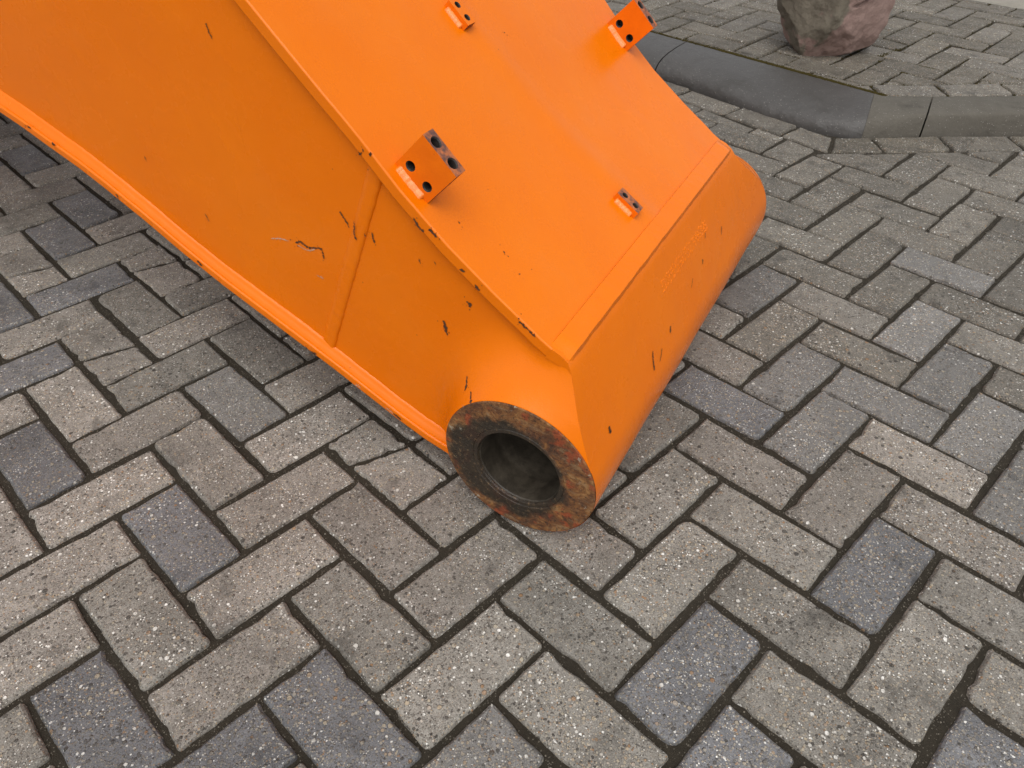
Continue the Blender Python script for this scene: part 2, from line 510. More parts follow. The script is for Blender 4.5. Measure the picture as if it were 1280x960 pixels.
# measured wander of joint crossings, in mm, on the herringbone grid
OFF = {(0,0):(-1.7,-1.0),(0,1):(4.9,0.3),(2,0):(-8.9,-1.9),(2,1):(-2.8,11.4),(1,-2):(-1.4,-4.5),(2,-2):(-3.1,-4.8),(1,0):(0.9,12.1),(2,-1):(7.0,0.1),(3,-1):(-8.1,-3.2),(3,1):(-10.3,2.8),(1,2):(5.9,1.7),(1,-3):(0.3,-1.9),(0,-3):(4.4,6.0),(0,-4):(-3.2,1.4),(2,-4):(-7.5,-4.5),(2,-3):(-1.7,10.8),(-1,-4):(11.4,3.1),(0,-2):(-2.6,3.5),(-1,-2):(0.8,19.9),(-1,-5):(-1.1,-14.9),(1,-5):(-8.6,-3.6),(1,-4):(-3.0,12.6),(-2,-5):(9.0,-2.8),(-1,-3):(-8.1,6.6),(-2,-3):(4.4,18.3),(-2,-6):(5.3,-7.5),(0,-6):(-4.7,-0.9),(0,-5):(6.3,14.4),(-3,-6):(9.5,1.7),(-3,-4):(1.9,16.0),(-3,-7):(2.8,-5.8),(-1,-7):(-0.3,-6.4),(-1,-6):(5.5,12.6),(-2,-8):(-4.5,-3.7),(-2,-7):(3.5,2.0),(-4,-7):(9.4,0.1),(-4,-8):(-0.8,2.0),(-3,-9):(-1.2,-8.7),(-3,-8):(11.9,0.4),(-4,-10):(-4.1,1.8),(-4,-9):(1.1,7.9),(-4,-11):(15.9,-0.8),(-3,-11):(2.6,-20.8),(-4,-12):(8.6,-13.8),(-2,-12):(-0.8,-24.0),(-2,-11):(7.0,-24.7),(-1,2):(1.2,5.5),(0,2):(-6.0,-5.3),(-2,2):(3.6,-9.9),(-2,3):(10.0,-1.7),(0,3):(3.4,6.3),(-1,3):(1.9,-3.1),(-2,5):(0.7,2.7),(-1,5):(-4.0,-1.9),(-1,4):(5.9,-1.3),(-3,2):(2.0,-2.6),(-3,4):(0.5,4.0),(-2,4):(-3.2,-6.2),(-4,4):(6.7,-5.6),(-3,3):(-5.0,-1.9),(-4,5):(8.6,-0.7),(-3,5):(0.9,-8.3),(-4,7):(4.9,1.6),(-3,7):(-5.0,-3.8),(-5,4):(5.7,-2.0),(-5,6):(2.6,2.1),(-4,6):(-5.0,-3.0),(-5,5):(-1.6,-6.0),(-6,6):(-1.0,-9.3),(-6,7):(10.3,-2.2),(-7,6):(7.5,-1.6),(-5,7):(-0.4,-7.2),(-5,8):(8.1,1.4),(-7,5):(7.3,-10.2),(-8,5):(5.6,-1.1),(-8,4):(-7.5,-5.5),(-6,4):(-0.8,-5.7),(-6,5):(-2.6,-1.4),(-9,4):(1.6,2.0),(-9,6):(-0.8,5.8),(-8,6):(-4.0,-0.8),(-9,3):(-2.9,-2.0),(-7,3):(-8.3,-0.1),(-7,4):(-3.3,9.5),(-10,3):(-1.0,4.5),(-10,5):(-8.8,7.4),(-9,5):(-3.7,-2.2),(-10,2):(-8.2,3.3),(-8,2):(-14.3,4.4),(-8,3):(-5.0,6.9),(-11,2):(-8.8,8.9),(-11,4):(4.3,16.0),(-10,4):(-5.2,2.4),(-11,3):(-10.5,7.6),(-13,3):(-1.0,2.9),(-13,4):(3.8,7.9)}
CLS = {0: (0.1, -4.5), 1: (1.0, 6.0), 2: (-4.5, -2.0), 3: (5.0, 0.7)}
_grid = {}
def gv(i, j):
    if (i, j) not in _grid:
        if (i, j) in OFF: o = OFF[(i, j)]
        else:
            r_ = random.Random(i * 7919 + j * 104729)
            b = CLS[(i - j) % 4]
            o = (b[0] + r_.gauss(0, 1.8), b[1] + r_.gauss(0, 1.8))
        _grid[(i, j)] = Vector((i * S + o[0] * 0.85 / 1000, -j * S + o[1] * 0.85 / 1000))
    return _grid[(i, j)]

def brick_quad(kind, i, j, f=gv):
    w, hh = (2, 1) if kind == 'H' else (1, 2)
    q = [f(i, j + hh), f(i + w, j + hh), f(i + w, j), f(i, j)]          # CCW seen from above
    c = sum(q, Vector((0, 0))) / 4
    r_ = random.Random(i * 131 + j * 977)
    ex = ((q[1] - q[0]) + (q[2] - q[3])); ey = ((q[3] - q[0]) + (q[2] - q[1]))
    ang = (math.atan2(ex.y, ex.x) * (2 if w == 2 else 0.6) + (math.atan2(ey.y, ey.x) - math.pi / 2) * (2 if hh == 2 else 0.6)) / 2.6
    ang = max(-0.022, min(0.022, ang * 0.7))
    dx, dy = Vector((math.cos(ang), math.sin(ang))), Vector((-math.sin(ang), math.cos(ang)))
    c = c + SHIFT.get((kind, i, j), Vector((0, 0))) if f is gv else c
    lx = (0.2095 if w == 2 else 0.1050) + r_.gauss(0, 0.0006)
    ly = (0.2095 if hh == 2 else 0.1050) + r_.gauss(0, 0.0006)
    return [c - dx * lx / 2 - dy * ly / 2, c + dx * lx / 2 - dy * ly / 2, c + dx * lx / 2 + dy * ly / 2, c - dx * lx / 2 + dy * ly / 2]

SHIFT = {}
BLUE = {('H',-10,6),('V',-12,5),('H',-15,5),('V',-14,3),('H',-7,5),('H',-5,7),('H',-3,5),('V',-3,6),('V',0,1),('V',1,-2),('V',1,2),('H',-3,-3),('H',-17,3),('H',-18,2),('V',3,0)}
MID = {('V',-1,-4),('H',-1,-5),('H',-9,3),('V',-1,4),('V',-1,-8),('V',1,-6),('V',2,-5),('H',-2,-10),('V',0,-7),('V',-4,-7)}
CRACKED = {('H',-6,2): 0.42, ('H',-12,4): 0.56, ('H',-16,4): 0.55, ('H',-14,2): 0.38}

# the strip of road hidden beneath and behind the boom from here (its pavers stay joined)
HIDDEN = [Vector(p) for p in ((-0.36, -0.03), (-0.55, 0.30), (-1.05, 1.30), (-1.55, 1.45), (-2.45, 1.6), (-4.0, 1.2), (-3.4, 0.35), (-2.0, 0.05), (-1.1, -0.02))]
def in_poly(p, poly):
    c = False
    for k in range(len(poly)):
        a, b = poly[k], poly[k - 1]
        if (a.y > p.y) != (b.y > p.y) and p.x < (b.x - a.x) * (p.y - a.y) / (b.y - a.y) + a.x:
            c = not c
    return c

# far ground, the road's bedding sheet, the pavement's bedding, the path behind
def sheet(name, pts, z, mat, kind='structure'):
    o = mesh_obj(name, [(p[0], p[1], z) for p in pts], [tuple(range(len(pts)))], mat)
    o['kind'] = kind
    return o
sheet('ground', [(-120, -120), (120, -120), (120, 120), (-120, 120)], -0.030, M_GROUND)
road = sheet('road', [(-6.5, -4.2), (3.5, -4.2), (3.5, 5.9), (-6.5, 2.1)], -0.0072, M_JOINT)

def piece_add(parent, pts, ztop, tone, seed, single, pool, **kw):
    rng = random.Random(seed)
    gm = paver_geom(pts, ztop, rng, **kw)
    if gm is None: return
    v, f, c = gm
    if single:
        o = mesh_obj('paver', v, f, M_PAVERS[tone], parent, smooth=True, sharp=24, loc=(c.x, c.y, 0))
    else:
        base = len(pool[0])
        pool[0].extend([(x + c.x, y + c.y, z) for x, y, z in v])
        pool[1].extend([tuple(k + base for k in ff) for ff in f])
        pool[2].extend([tone] * len(f))

def pool_build(pool, parent):
    o = mesh_obj('outlying_pavers', pool[0], pool[1], M_PAVERS, parent, smooth=True, sharp=24, mat_idx=pool[2])
    o['kind'] = 'stuff'

def tone_of(key):
    if key in BLUE: return 3
    if key in MID: return 2
    r_ = random.Random(hash((key[1] * 31 + key[2] * 17, key[0] == 'H')))
    x = r_.random()
    if key[2] < -8: return 4 if x < 0.9 else 2  # far rows take the darker tone in place of shading with distance
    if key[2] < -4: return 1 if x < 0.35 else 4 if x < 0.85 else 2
    if -19 < key[1] < 5 and -13 < key[2] < 10:
        return 0 if x < (0.7 if key[1] < -2 else 0.3) else 1
    return 0 if x < 0.4 else 1 if x < 0.8 else 2 if x < 0.9 else 3

pool = ([], [], [])
bricks = []
for i in range(-48, 30):
    for j in range(-44, 36):
        t = (i - j) % 4
        if t == 0: bricks.append(('H', i, j))
        elif t == 3: bricks.append(('V', i, j))
def settle():
    """push crowded pavers apart until every joint is open"""
    st = {}
    for kind, i, j in bricks:
        q = brick_quad(kind, i, j)
        c = sum(q, Vector((0, 0))) / 4
        if -2.6 < c.x < 0.7 and -1.1 < c.y < 2.0:
            st[(kind, i, j)] = [c.copy(), c.copy(), (0.2095, 0.105) if kind == 'H' else (0.105, 0.2095)]
    keys = list(st)
    pairs = []
    for a in range(len(keys)):
        for b in range(a + 1, len(keys)):
            if (st[keys[a]][0] - st[keys[b]][0]).length < 0.24: pairs.append((st[keys[a]], st[keys[b]]))
    for _ in range(160):
        for A, B in pairs:
            d = B[0] - A[0]
            ox = (A[2][0] + B[2][0]) / 2 - 0.0042 - abs(d.x)
            oy = (A[2][1] + B[2][1]) / 2 - 0.0042 - abs(d.y)
            if ox > 0 and oy > 0:
                if ox < oy: v = Vector((math.copysign(ox, d.x), 0))
                else: v = Vector((0, math.copysign(oy, d.y)))
                A[0] -= v * 0.3
                B[0] += v * 0.3
    for k, v in st.items(): SHIFT[k] = v[0] - v[1]
settle()
edge_samples = []
nsingle = 0
for key in bricks:
    q = brick_quad(*key)
    c = sum(q, Vector((0, 0))) / 4
    if c.x < -4.6 or c.x > 2.6 or c.y < -3.4 or c.y > 4.6: continue
    inL = all(NL.dot(p) <= dL - BORDER for p in q)
    inR = all(NR.dot(p) <= dR - BORDER for p in q)
    if not (inL or inR):
        a, b = clip_poly(q, NL, dL - BORDER), clip_poly(q, NR, dR - BORDER)
        ar = [area(x) if len(x) > 2 else 0 for x in (a, b)]
        q = a if ar[0] >= ar[1] else b
        if max(ar) < 0.0012: continue
        c = sum(q, Vector((0, 0))) / len(q)
    single = visible(c) and not in_poly(c, HIDDEN)
    near = (c - Vector((-0.3, 0.1))).length < 1.3
    kw = dict(step=0.013 if near else 0.02) if single else dict(step=0.06, wear=0.4)
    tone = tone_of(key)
    seed = key[1] * 1000 + key[2] * 7 + (3 if key[0] == 'H' else 0)
    if key in CRACKED:
        f_ = CRACKED[key]
        r_ = random.Random(seed)
        skew = r_.uniform(0.03, 0.09)
        ax = (q[1] - q[0]).normalized()
        a1, a2 = q[0].lerp(q[1], f_ - skew), q[3].lerp(q[2], f_ + skew)
        piece_add(road, [q[0], a1, a2, q[3]], 0, tone, seed, single, pool, gap=0.0034, rad=0.005, step=0.010, wear=1.8)
        piece_add(road, [a1, q[1], q[2], a2], -0.0015, tone, seed + 1, single, pool, gap=0.0034, rad=0.005, step=0.010, wear=1.8)
    else:
        piece_add(road, q, 0, tone, seed, single, pool, **kw)
    if single:
        nsingle += 1
        for k in range(len(q)): edge_samples.append((q[k], q[(k + 1) % len(q)], 0.0))

# border courses along the kerb
def course(parent, A, d, nrm, off, wid, x0, x1, z, pool, seed, tones, stops=()):
    x = x0
    k = 0
    r_ = random.Random(seed)
    while x < x1:
        L = 0.211 + r_.gauss(0, 0.004)
        e = min(x + L, x1)
        p = [A + d * x + nrm * off, A + d * e + nrm * off, A + d * (e) + nrm * (off + wid), A + d * x + nrm * (off + wid)]
        for n_, d_ in stops: p = clip_poly(p, n_, d_) if len(p) > 2 else []
        if len(p) > 2 and area(p) > 0.001:
            c = sum(p, Vector((0, 0))) / len(p)
            single = visible(c, z) and not in_poly(c, HIDDEN)
            piece_add(parent, p, z, r_.choice(tones), seed * 100 + k, single, pool, step=0.016)
            if single:
                for m_ in range(len(p)): edge_samples.append((p[m_], p[(m_ + 1) % len(p)], z))
        x = e
        k += 1
XC = LA + ld * ((dR - NR.dot(LA)) / NR.dot(ld))        # corner where the two kerb lines meet
bd = (NL + NR).normalized()                           # mitre of the two courses
bn = Vector((-bd.y, bd.x))
if bn.dot(ld) < 0: bn = -bn
course(road, LA, ld, NL, -BORDER, BORDER, -3.1, (XC - LA).length + 0.10, 0.0, pool, 5, (4, 4, 5), stops=((bn, bn.dot(XC)),))
course(road, RA, rd, NR, -BORDER, BORDER, -(XC - RA).length - 0.10, 3.2, 0.0, pool, 6, (4, 5, 4), stops=((-bn, -bn.dot(XC)),))
pool_build(pool, road)

# ------------------------------------------------------------------ kerb
ZP = 0.064
kerb = bpy.data.objects.new('kerb', None)
link(kerb)
kerb['kind'] = 'structure'
PROF_L = [(0, -0.06), (0, 0.0), (0.008, 0.012), (0.035, 0.025), (0.10, 0.0385), (0.21, 0.0495), (0.38, 0.0578), (0.62, 0.0635), (0.93, 0.0665), (1.0, 0.064), (1.0, -0.06)]
PROF_R = [(0, -0.06), (0, 0.0), (0.02, 0.020), (0.05, 0.040), (0.075, 0.056), (0.10, 0.0615), (0.14, 0.0638), (0.5, 0.0655), (0.95, 0.0665), (1.0, 0.064), (1.0, -0.06)]
F_PATH = [(-4.4, 1.585), (-2.55, 1.585), (-1.75, 1.580), (-1.213, 1.563), (-0.866, 1.518), (-0.70, 1.520), (-0.60, 1.552), (-0.560, 1.584), (-0.457, 1.706), (-0.237, 1.940), (0.45, 2.672), (1.9, 4.217)]
B_PATH = [(-4.4, 1.800), (-2.55, 1.800), (-1.75, 1.795), (-1.245, 1.783), (-0.944, 1.774), (-0.80, 1.771), (-0.69, 1.769), (-0.622, 1.766), (-0.508, 1.867), (-0.306, 2.079), (0.381, 2.811), (1.83, 4.356)]
BLEND = [0, 0, 0, 0, 0, 0.0, 0.12, 0.45, 0.95, 1, 1, 1]
def station(t):
    k = min(int(t), len(F_PATH) - 2)
    f_ = t - k
    A = Vector(F_PATH[k]).lerp(Vector(F_PATH[k + 1]), f_)
    B = Vector(B_PATH[k]).lerp(Vector(B_PATH[k + 1]), f_)
    w = BLEND[k] * (1 - f_) + BLEND[k + 1] * f_
    out = []
    for (s0, z0), (s1, z1) in zip(PROF_L, PROF_R):
        s, z = s0 * (1 - w) + s1 * w, z0 * (1 - w) + z1 * w
        p = A.lerp(B, s)
        out.append((p.x, p.y, z))
    return out
def kerb_stone(t0, t1, n, mat, seed):
    v, f = [], []
    npf = len(PROF_L)
    for k in range(n + 1):
        t = t0 + (t1 - t0) * k / n
        st = station(t)
        for idx, (x, y, z) in enumerate(st):
            q = Vector((x * 9, y * 9, z * 9 + seed))
            d = noise.noise(q) * 0.003 + noise.noise(q * 6) * 0.0012
            v.append((x + d * 0.5, y - d, z + (d * 0.8 if 1 < idx < npf - 2 else 0)))
    for k in range(n):
        for j in range(npf - 1):
            a = k * npf + j
            f.append((a, a + npf, a + npf + 1, a + 1))
    f.append(tuple(range(npf)))
    f.append(tuple(reversed(range(n * npf, (n + 1) * npf))))
    o = mesh_obj('kerb_stone', v, f, mat, kerb, smooth=True, sharp=48)
    fix_normals(o)
    return o
kerb_stone(0.0, 0.995, 8, M_KERB, 1)
kerb_stone(1.005, 2.745, 16, M_KERB, 2)
kerb_stone(2.755, 6.60, 66, M_KERB, 3)
kerb_stone(6.612, 7.99, 24, M_KERB2, 4)
kerb_stone(8.012, 9.75, 30, M_KERB2, 5)
kerb_stone(9.765, 10.6, 14, M_KERB2, 6)
kerb_stone(10.61, 11.0, 6, M_KERB2, 7)

# ------------------------------------------------------------------ pavement behind the kerb
BL0, BL1 = Vector((-1.245, 1.795)), Vector((-0.615, 1.776))
pd = (BL1 - BL0).normalized(); PNL = Vector((-pd.y, pd.x)); pL = PNL.dot(BL0)
PR0 = Vector((-0.512, 1.873)); PNR = NR; pR = PNR.dot(PR0)
pavement = sheet('pavement', [(-6.0, 1.80), (-0.615, 1.78), (-0.31, 2.085), (1.85, 4.36), (1.85, 6.4), (-6.0, 6.4)], ZP - 0.0065, M_JOINT)
pool2 = ([], [], [])
def gp(i, j):
    r_ = random.Random(i * 911 + j * 3571 + 5)
    b = CLS[(i - j) % 4]
    return Vector((i * S + 0.062 + b[0] / 1000 + r_.gauss(0, 3.5) / 1000, -j * S + 0.033 + b[1] / 1000 + r_.gauss(0, 3.5) / 1000))
YP = 3.13
for i in range(-44, 22):
    for j in range(-52, -14):
        t = (i - j) % 4
        if t not in (0, 3): continue
        key = ('H' if t == 0 else 'V', i, j)
        q = brick_quad(*key, f=gp)
        c0 = sum(q, Vector((0, 0))) / 4
        if c0.x < -4.6 or c0.y > YP + 0.2: continue
        q = clip_poly(q, -PNL, -pL - 0.002)
        if len(q) > 2: q = clip_poly(q, -PNR, -pR - 0.105)
        if len(q) > 2: q = clip_poly(q, Vector((0, 1)), YP)
        if len(q) < 3 or area(q) < 0.0012: continue
        c = sum(q, Vector((0, 0))) / len(q)
        single = visible(c, ZP, 40) and not in_poly(c, [Vector(p) for p in ((-1.62, 1.7), (-2.3, 2.7), (-6, 3), (-6, 1.5))])
        r_ = random.Random(i * 3 + j * 77)
        tone = r_.choice((5, 5, 5, 4))
        piece_add(pavement, q, ZP, tone, i * 100 + j, single, pool2, gap=0.0036, step=0.022 if single else 0.06, wear=0.9, tilt=0.0016)
        if single:
            for m_ in range(len(q)): edge_samples.append((q[m_], q[(m_ + 1) % len(q)], ZP))
course(pavement, PR0, rd, NR, 0.0, 0.105, -0.36, 3.0, ZP, pool2, 9, (4, 5, 4), stops=((-PNL, -pL - 0.002),))
pool_build(pool2, pavement)
sheet('path', [(-8, YP + 0.004), (8, YP + 0.004), (8, 7.5), (-8, 7.5)], ZP - 0.004, M_PATH)

# grit lying in the joints
def grit(name, samples, n, spread, size, mat, sub, seed, zoff, parent):
    r_ = random.Random(seed)
    base = [Vector(p) for p in ((1, 0, 0), (-1, 0, 0), (0, 1, 0), (0, -1, 0), (0, 0, 1), (0, 0, -1))]
    bf = [(0, 2, 4), (2, 1, 4), (1, 3, 4), (3, 0, 4), (2, 0, 5), (1, 2, 5), (3, 1, 5), (0, 3, 5)]
    v, f = [], []
    for _ in range(n):
        a, b, z = r_.choice(samples)
        p = a.lerp(b, r_.random())
        s = r_.uniform(*size)
        R = Matrix.Rotation(r_.random() * 6.3, 3, Vector((r_.random(), r_.random(), r_.random() + 0.1)).normalized())
        k = len(v)
        for q in base:
            w = R @ q
            v.append((p.x + w.x * s * r_.uniform(.7, 1.2) + (r_.gauss(0, spread) if q is base[0] else 0) * 0, p.y + w.y * s * r_.uniform(.7, 1.2), z + zoff + w.z * s * 0.7))
        dx, dy = r_.gauss(0, spread), r_.gauss(0, spread)
        for m_ in range(k, len(v)): v[m_] = (v[m_][0] + dx, v[m_][1] + dy, v[m_][2])
        f.extend([tuple(x + k for x in t) for t in bf])
    o = mesh_obj(name, v, f, mat, parent, smooth=True)
    o['kind'] = 'stuff'
    return o
def grit_material():
    g = N('grit')
    p = g.pos()
    col = g.cramp(g.noise(p, 160, 1), [(0.3, (0.04, 0.034, 0.026)), (0.5, (0.12, 0.105, 0.08)), (0.68, (0.24, 0.21, 0.16)), (0.8, (0.4, 0.38, 0.34))])
    return g.fin(col, 0.7)
M_GRIT = grit_material()
grit('joint_grit', edge_samples, 3400, 0.0024, (0.0005, 0.0019), M_GRIT, 0, 11, -0.0064, road)

# moss along the back of the kerb and in the pavement joints
mseg = [(Vector((-2.0, 1.802)), Vector((-1.245, 1.791)), ZP), (Vector((-1.245, 1.791)), Vector((-0.95, 1.782)), ZP), (Vector((-0.95, 1.782)), Vector((-0.62, 1.773)), ZP), (Vector((-1.245, 1.791)), Vector((-0.62, 1.773)), ZP)]
grit('moss', mseg, 2600, 0.0042, (0.002, 0.0052), M_MOSS, 0, 12, 0.0, kerb)
mo = [(Vector((-0.66, 2.03)), Vector((-0.80, 2.10)), ZP), (Vector((-0.80, 2.10)), Vector((-0.79, 2.26)), ZP), (Vector((-0.7, 2.12)), Vector((-0.61, 2.14)), ZP), (Vector((-0.615, 1.775)), Vector((-0.59, 1.80)), ZP)]
grit('moss', mo, 900, 0.0055, (0.0015, 0.004), M_MOSS, 0, 13, -0.003, pavement)
low = [s for s in edge_samples if s[2] > 0.01]
grit('moss', low, 3800, 0.0022, (0.0012, 0.0034), M_MOSS, 0, 14, -0.004, pavement)

# ------------------------------------------------------------------ boulder
def boulder():
    bm = bmesh.new()
    bmesh.ops.create_icosphere(bm, subdivisions=6, radius=1.0)
    r_ = random.Random(4)
    # local x = image right, y = away from the viewer
    planes = [(Vector((0.45, -0.85, -0.15)), 0.80), (Vector((-0.75, -0.6, 0.0)), 0.84), (Vector((1, 0.1, 0.05)), 0.80), (Vector((0.55, -0.65, -0.4)), 0.98),
              (Vector((-0.35, -0.62, -0.55)), 0.98), (Vector((0.1, -0.35, 0.93)), 0.86), (Vector((-0.9, 0.3, 0.3)), 0.88), (Vector((0.3, 0.9, 0.1)), 0.85)]
    for _ in range(30):
        n_ = Vector((r_.gauss(0, 1), r_.gauss(0, 1), r_.gauss(0, 0.8))).normalized()
        planes.append((n_, r_.uniform(0.88, 1.04)))
    for v in bm.verts:
        p = v.co.copy()
        p /= (abs(p.x) ** 3.2 + abs(p.y) ** 3.2 + abs(p.z) ** 3.2) ** (1 / 3.2)      # blockier than a ball
        for n_, d_ in planes:
            n_ = n_.normalized()
            x = p.dot(n_)
            if x > d_: p -= n_ * (x - d_) * 0.84
        f_ = noise.fractal(p * 1.7 + Vector((3, 1, 2)), 0.9, 2.1, 5)
        p *= 1 + 0.055 * f_
        p += p.normalized() * 0.016 * noise.fractal(p * 9, 0.9, 2.2, 4)
        # crack running across the upper right
        s = (p.z - 0.02) - 0.28 * (p.x - 0.2) + 0.10 * noise.noise(p * 5)
        if p.x > -0.05:
            g_ = math.exp(-(s / 0.035) ** 2) * min(1, (p.x + 0.05) / 0.2)
            p -= p.normalized() * 0.11 * g_
            if s > 0: p += Vector((0.10, -0.05, 0)) * min(1, s / 0.1) * min(1, (p.x + 0.05) / 0.3)
        v.co = Vector((p.x * 0.192, p.y * 0.175, p.z * 0.225))
    me = bpy.data.meshes.new('boulder')
    bm.to_mesh(me)
    bm.free()
    me.materials.append(M_ROCK)
    me.polygons.foreach_set('use_smooth', [True] * len(me.polygons))
    me.set_sharp_from_angle(angle=math.radians(40))
    zmin = min(v.co.z for v in me.vertices)
    o = bpy.data.objects.new('boulder', me)
    link(o)
    o.location = (-0.982, 2.070, ZP - zmin - 0.040)
    o.rotation_euler = (0, 0, math.atan2(right.y, right.x))
    o['label'] = 'reddish and grey granite boulder standing on the raised pavement behind the kerb'
    o['category'] = 'boulder'
boulder()

# ------------------------------------------------------------------ the boom
# local frame: x = across the boom (boss axis, away from the viewer), y = up along the boom, z = up
TH = 1.8643
boom = bpy.data.objects.new('excavator_boom', None)
link(boom)
boom.location = (-0.275, -0.2015, 0.0)
boom.rotation_euler = (0, 0, TH)
boom['label'] = 'orange painted steel excavator boom resting its bored end on the pavers'
boom['category'] = 'excavator boom'
R, ZC = 0.1218, 0.1218
ES, ET = 0.055, 0.040            # side plate and plate edges behind the boss face
EW = 0.830                       # boss face to boss face
TP = 0.018                       # plate thickness

TOP = [(-0.028, 0.3225), (-0.01, 0.3335), (0.008, 0.347), (0.03, 0.3622), (0.054, 0.379), (0.088, 0.405), (0.123, 0.432), (0.155, 0.4615), (0.189, 0.493), (0.215, 0.521), (0.241, 0.549), (0.266, 0.5735), (0.292, 0.598), (0.317, 0.6225), (0.342, 0.647), (0.382, 0.687), (0.43, 0.738), (0.50, 0.813),
       (0.60, 0.92), (0.72, 1.03), (0.85, 1.115), (1.0, 1.175), (1.2, 1.20), (1.5, 1.15), (1.9, 0.99), (2.4, 0.74), (2.95, 0.44), (3.15, 0.32)]
BOT = [(0.048, 0.0095), (0.09, 0.0235), (0.145, 0.044), (0.19, 0.0575), (0.238, 0.078), (0.30, 0.1085), (0.357, 0.137), (0.42, 0.166), (0.493, 0.199), (0.57, 0.234), (0.646, 0.2735), (0.719, 0.316), (0.794, 0.356), (0.841, 0.379), (0.905, 0.405), (0.953, 0.4255), (1.004, 0.444),
       (1.15, 0.49), (1.35, 0.53), (1.6, 0.53), (1.9, 0.46), (2.3, 0.31), (2.7, 0.15), (3.05, 0.012)]

def interp(pl, x):
    for (a, b), (c, d) in zip(pl, pl[1:]):
        if x <= c: return b + (d - b) * (x - a) / (c - a)
    return pl[-1][1]

def slab(name, prof, th, e0, e1, mat, side, ncross=1, bump_fn=None):
    """plate following a profile in (y, z), thickness towards 'side' (+1 up-left normal, -1 down)"""
    n = len(prof)
    nr = []
    for k in range(n):
        a, b = prof[max(0, k - 1)], prof[min(n - 1, k + 1)]
        d = Vector((b[0] - a[0], b[1] - a[1])).normalized()
        nr.append(Vector((-d.y, d.x)) * side)
    v, f = [], []
    rows = ncross + 1
    for k in range(n):
        for c in range(rows):
            e = e0 + (e1 - e0) * c / ncross
            o_ = bump_fn(e, prof[k][0]) if bump_fn else 0.0
            p = Vector(prof[k]) - nr[k] * o_
            v.append((e, p.x, p.y))
    base = len(v)
    for k in range(n):
        p = Vector(prof[k]) + nr[k] * th
        v.append((e0, p.x, p.y)); v.append((e1, p.x, p.y))
    for k in range(n - 1):
        for c in range(ncross):
            a = k * rows + c
            f.append((a, a + 1, a + 1 + rows, a + rows))
        b = base + 2 * k
        f.append((b, b + 2, b + 3, b + 1))
        f.append((k * rows, (k + 1) * rows, b + 2, b))
        f.append((k * rows + ncross, b + 1, b + 3, (k + 1) * rows + ncross))
    for k in (0, n - 1):
        f.append(tuple([k * rows + c for c in range(rows)] + [base + 2 * k + 1, base + 2 * k]))
    o = mesh_obj(name, v, f, mat, boom, smooth=True, sharp=30)
    fix_normals(o)
    return o

def top_ridge(e, h):
    """the faint line where an inner web is welded beneath the top plate, and slight heat waves"""
    x = e - (0.425 - 0.17 * max(0, h - 0.04))
    w = 0.0022 * math.exp(-(x / 0.022) ** 2) if -0.03 < h < 0.5 else 0
    return w + 0.0012 * noise.noise(Vector((e * 5, h * 5, 3)))
tp = slab('top_plate', [(-0.0365, 0.3165)] + TOP, TP, ET, EW - ET, M_PAINT, -1, 60, top_ridge)
bevel(tp, 0.0022, 2, 50)
bp = slab('bottom_plate', BOT, 0.0155, ET - 0.002, EW - ET + 0.002, M_PAINT, 1, 1)
bevel(bp, 0.0030, 3, 50)

# nose: weld land, straight front, then round the boss tube
T_ANG = math.radians(66.5)
NOSE = [(-0.028, 0.3225), (-0.040, 0.3175), (-0.0515, 0.3090)]
p0, p1 = Vector(NOSE[-1]), Vector((-R * math.sin(T_ANG), ZC + R * math.cos(T_ANG)))
for k in range(1, 9):
    t = k / 9
    bulge = 0.0022 * 4 * t * (1 - t)
    q = p0.lerp(p1, t)
    dn = Vector((p1.y - p0.y, -(p1.x - p0.x))).normalized()
    NOSE.append(tuple(q + dn * bulge))
a0, a1 = math.radians(90 + 66.5), math.radians(360 - 68)
NARC = 40
for k in range(NARC + 1):
    a = a0 + (a1 - a0) * k / NARC
    NOSE.append((R * math.cos(a), ZC + R * math.sin(a)))

EF, ESF, ETF = 0.930, 0.155, 0.140        # far boss face stands further out than the near one
def sstep(a, b, x):
    t = max(0.0, min(1.0, (x - a) / (b - a)))
    return t * t * (3 - 2 * t)
def fil_e(r, phi, far=False):
    """depth behind the boss face of the cast side: a flare that is long towards the nose, short along the boom"""
    x = r - R
    if x <= 0: return 0.0
    if far:
        return ESF * (1 - (1 - min(1, x / 0.13)) ** 3)
    d = math.degrees(phi)
    rf, k = 0.060 + 0.050 * sstep(10, 80, d), 2.5
    a = ES * (1 - (1 - min(1, x / rf)) ** k)
    b = ES * (1 - (1 - min(1, x / 0.13)) ** 1.15)
    w = sstep(85, 128, d)
    return a * (1 - w) + b * w
def edge_e(p, far=False):
    d = Vector(p) - Vector((0, ZC))
    if d.length <= R + 1e-5: return 0.0
    return min(ETF if far else ET - 0.0006, fil_e(d.length, math.atan2(d.y, d.x), far))

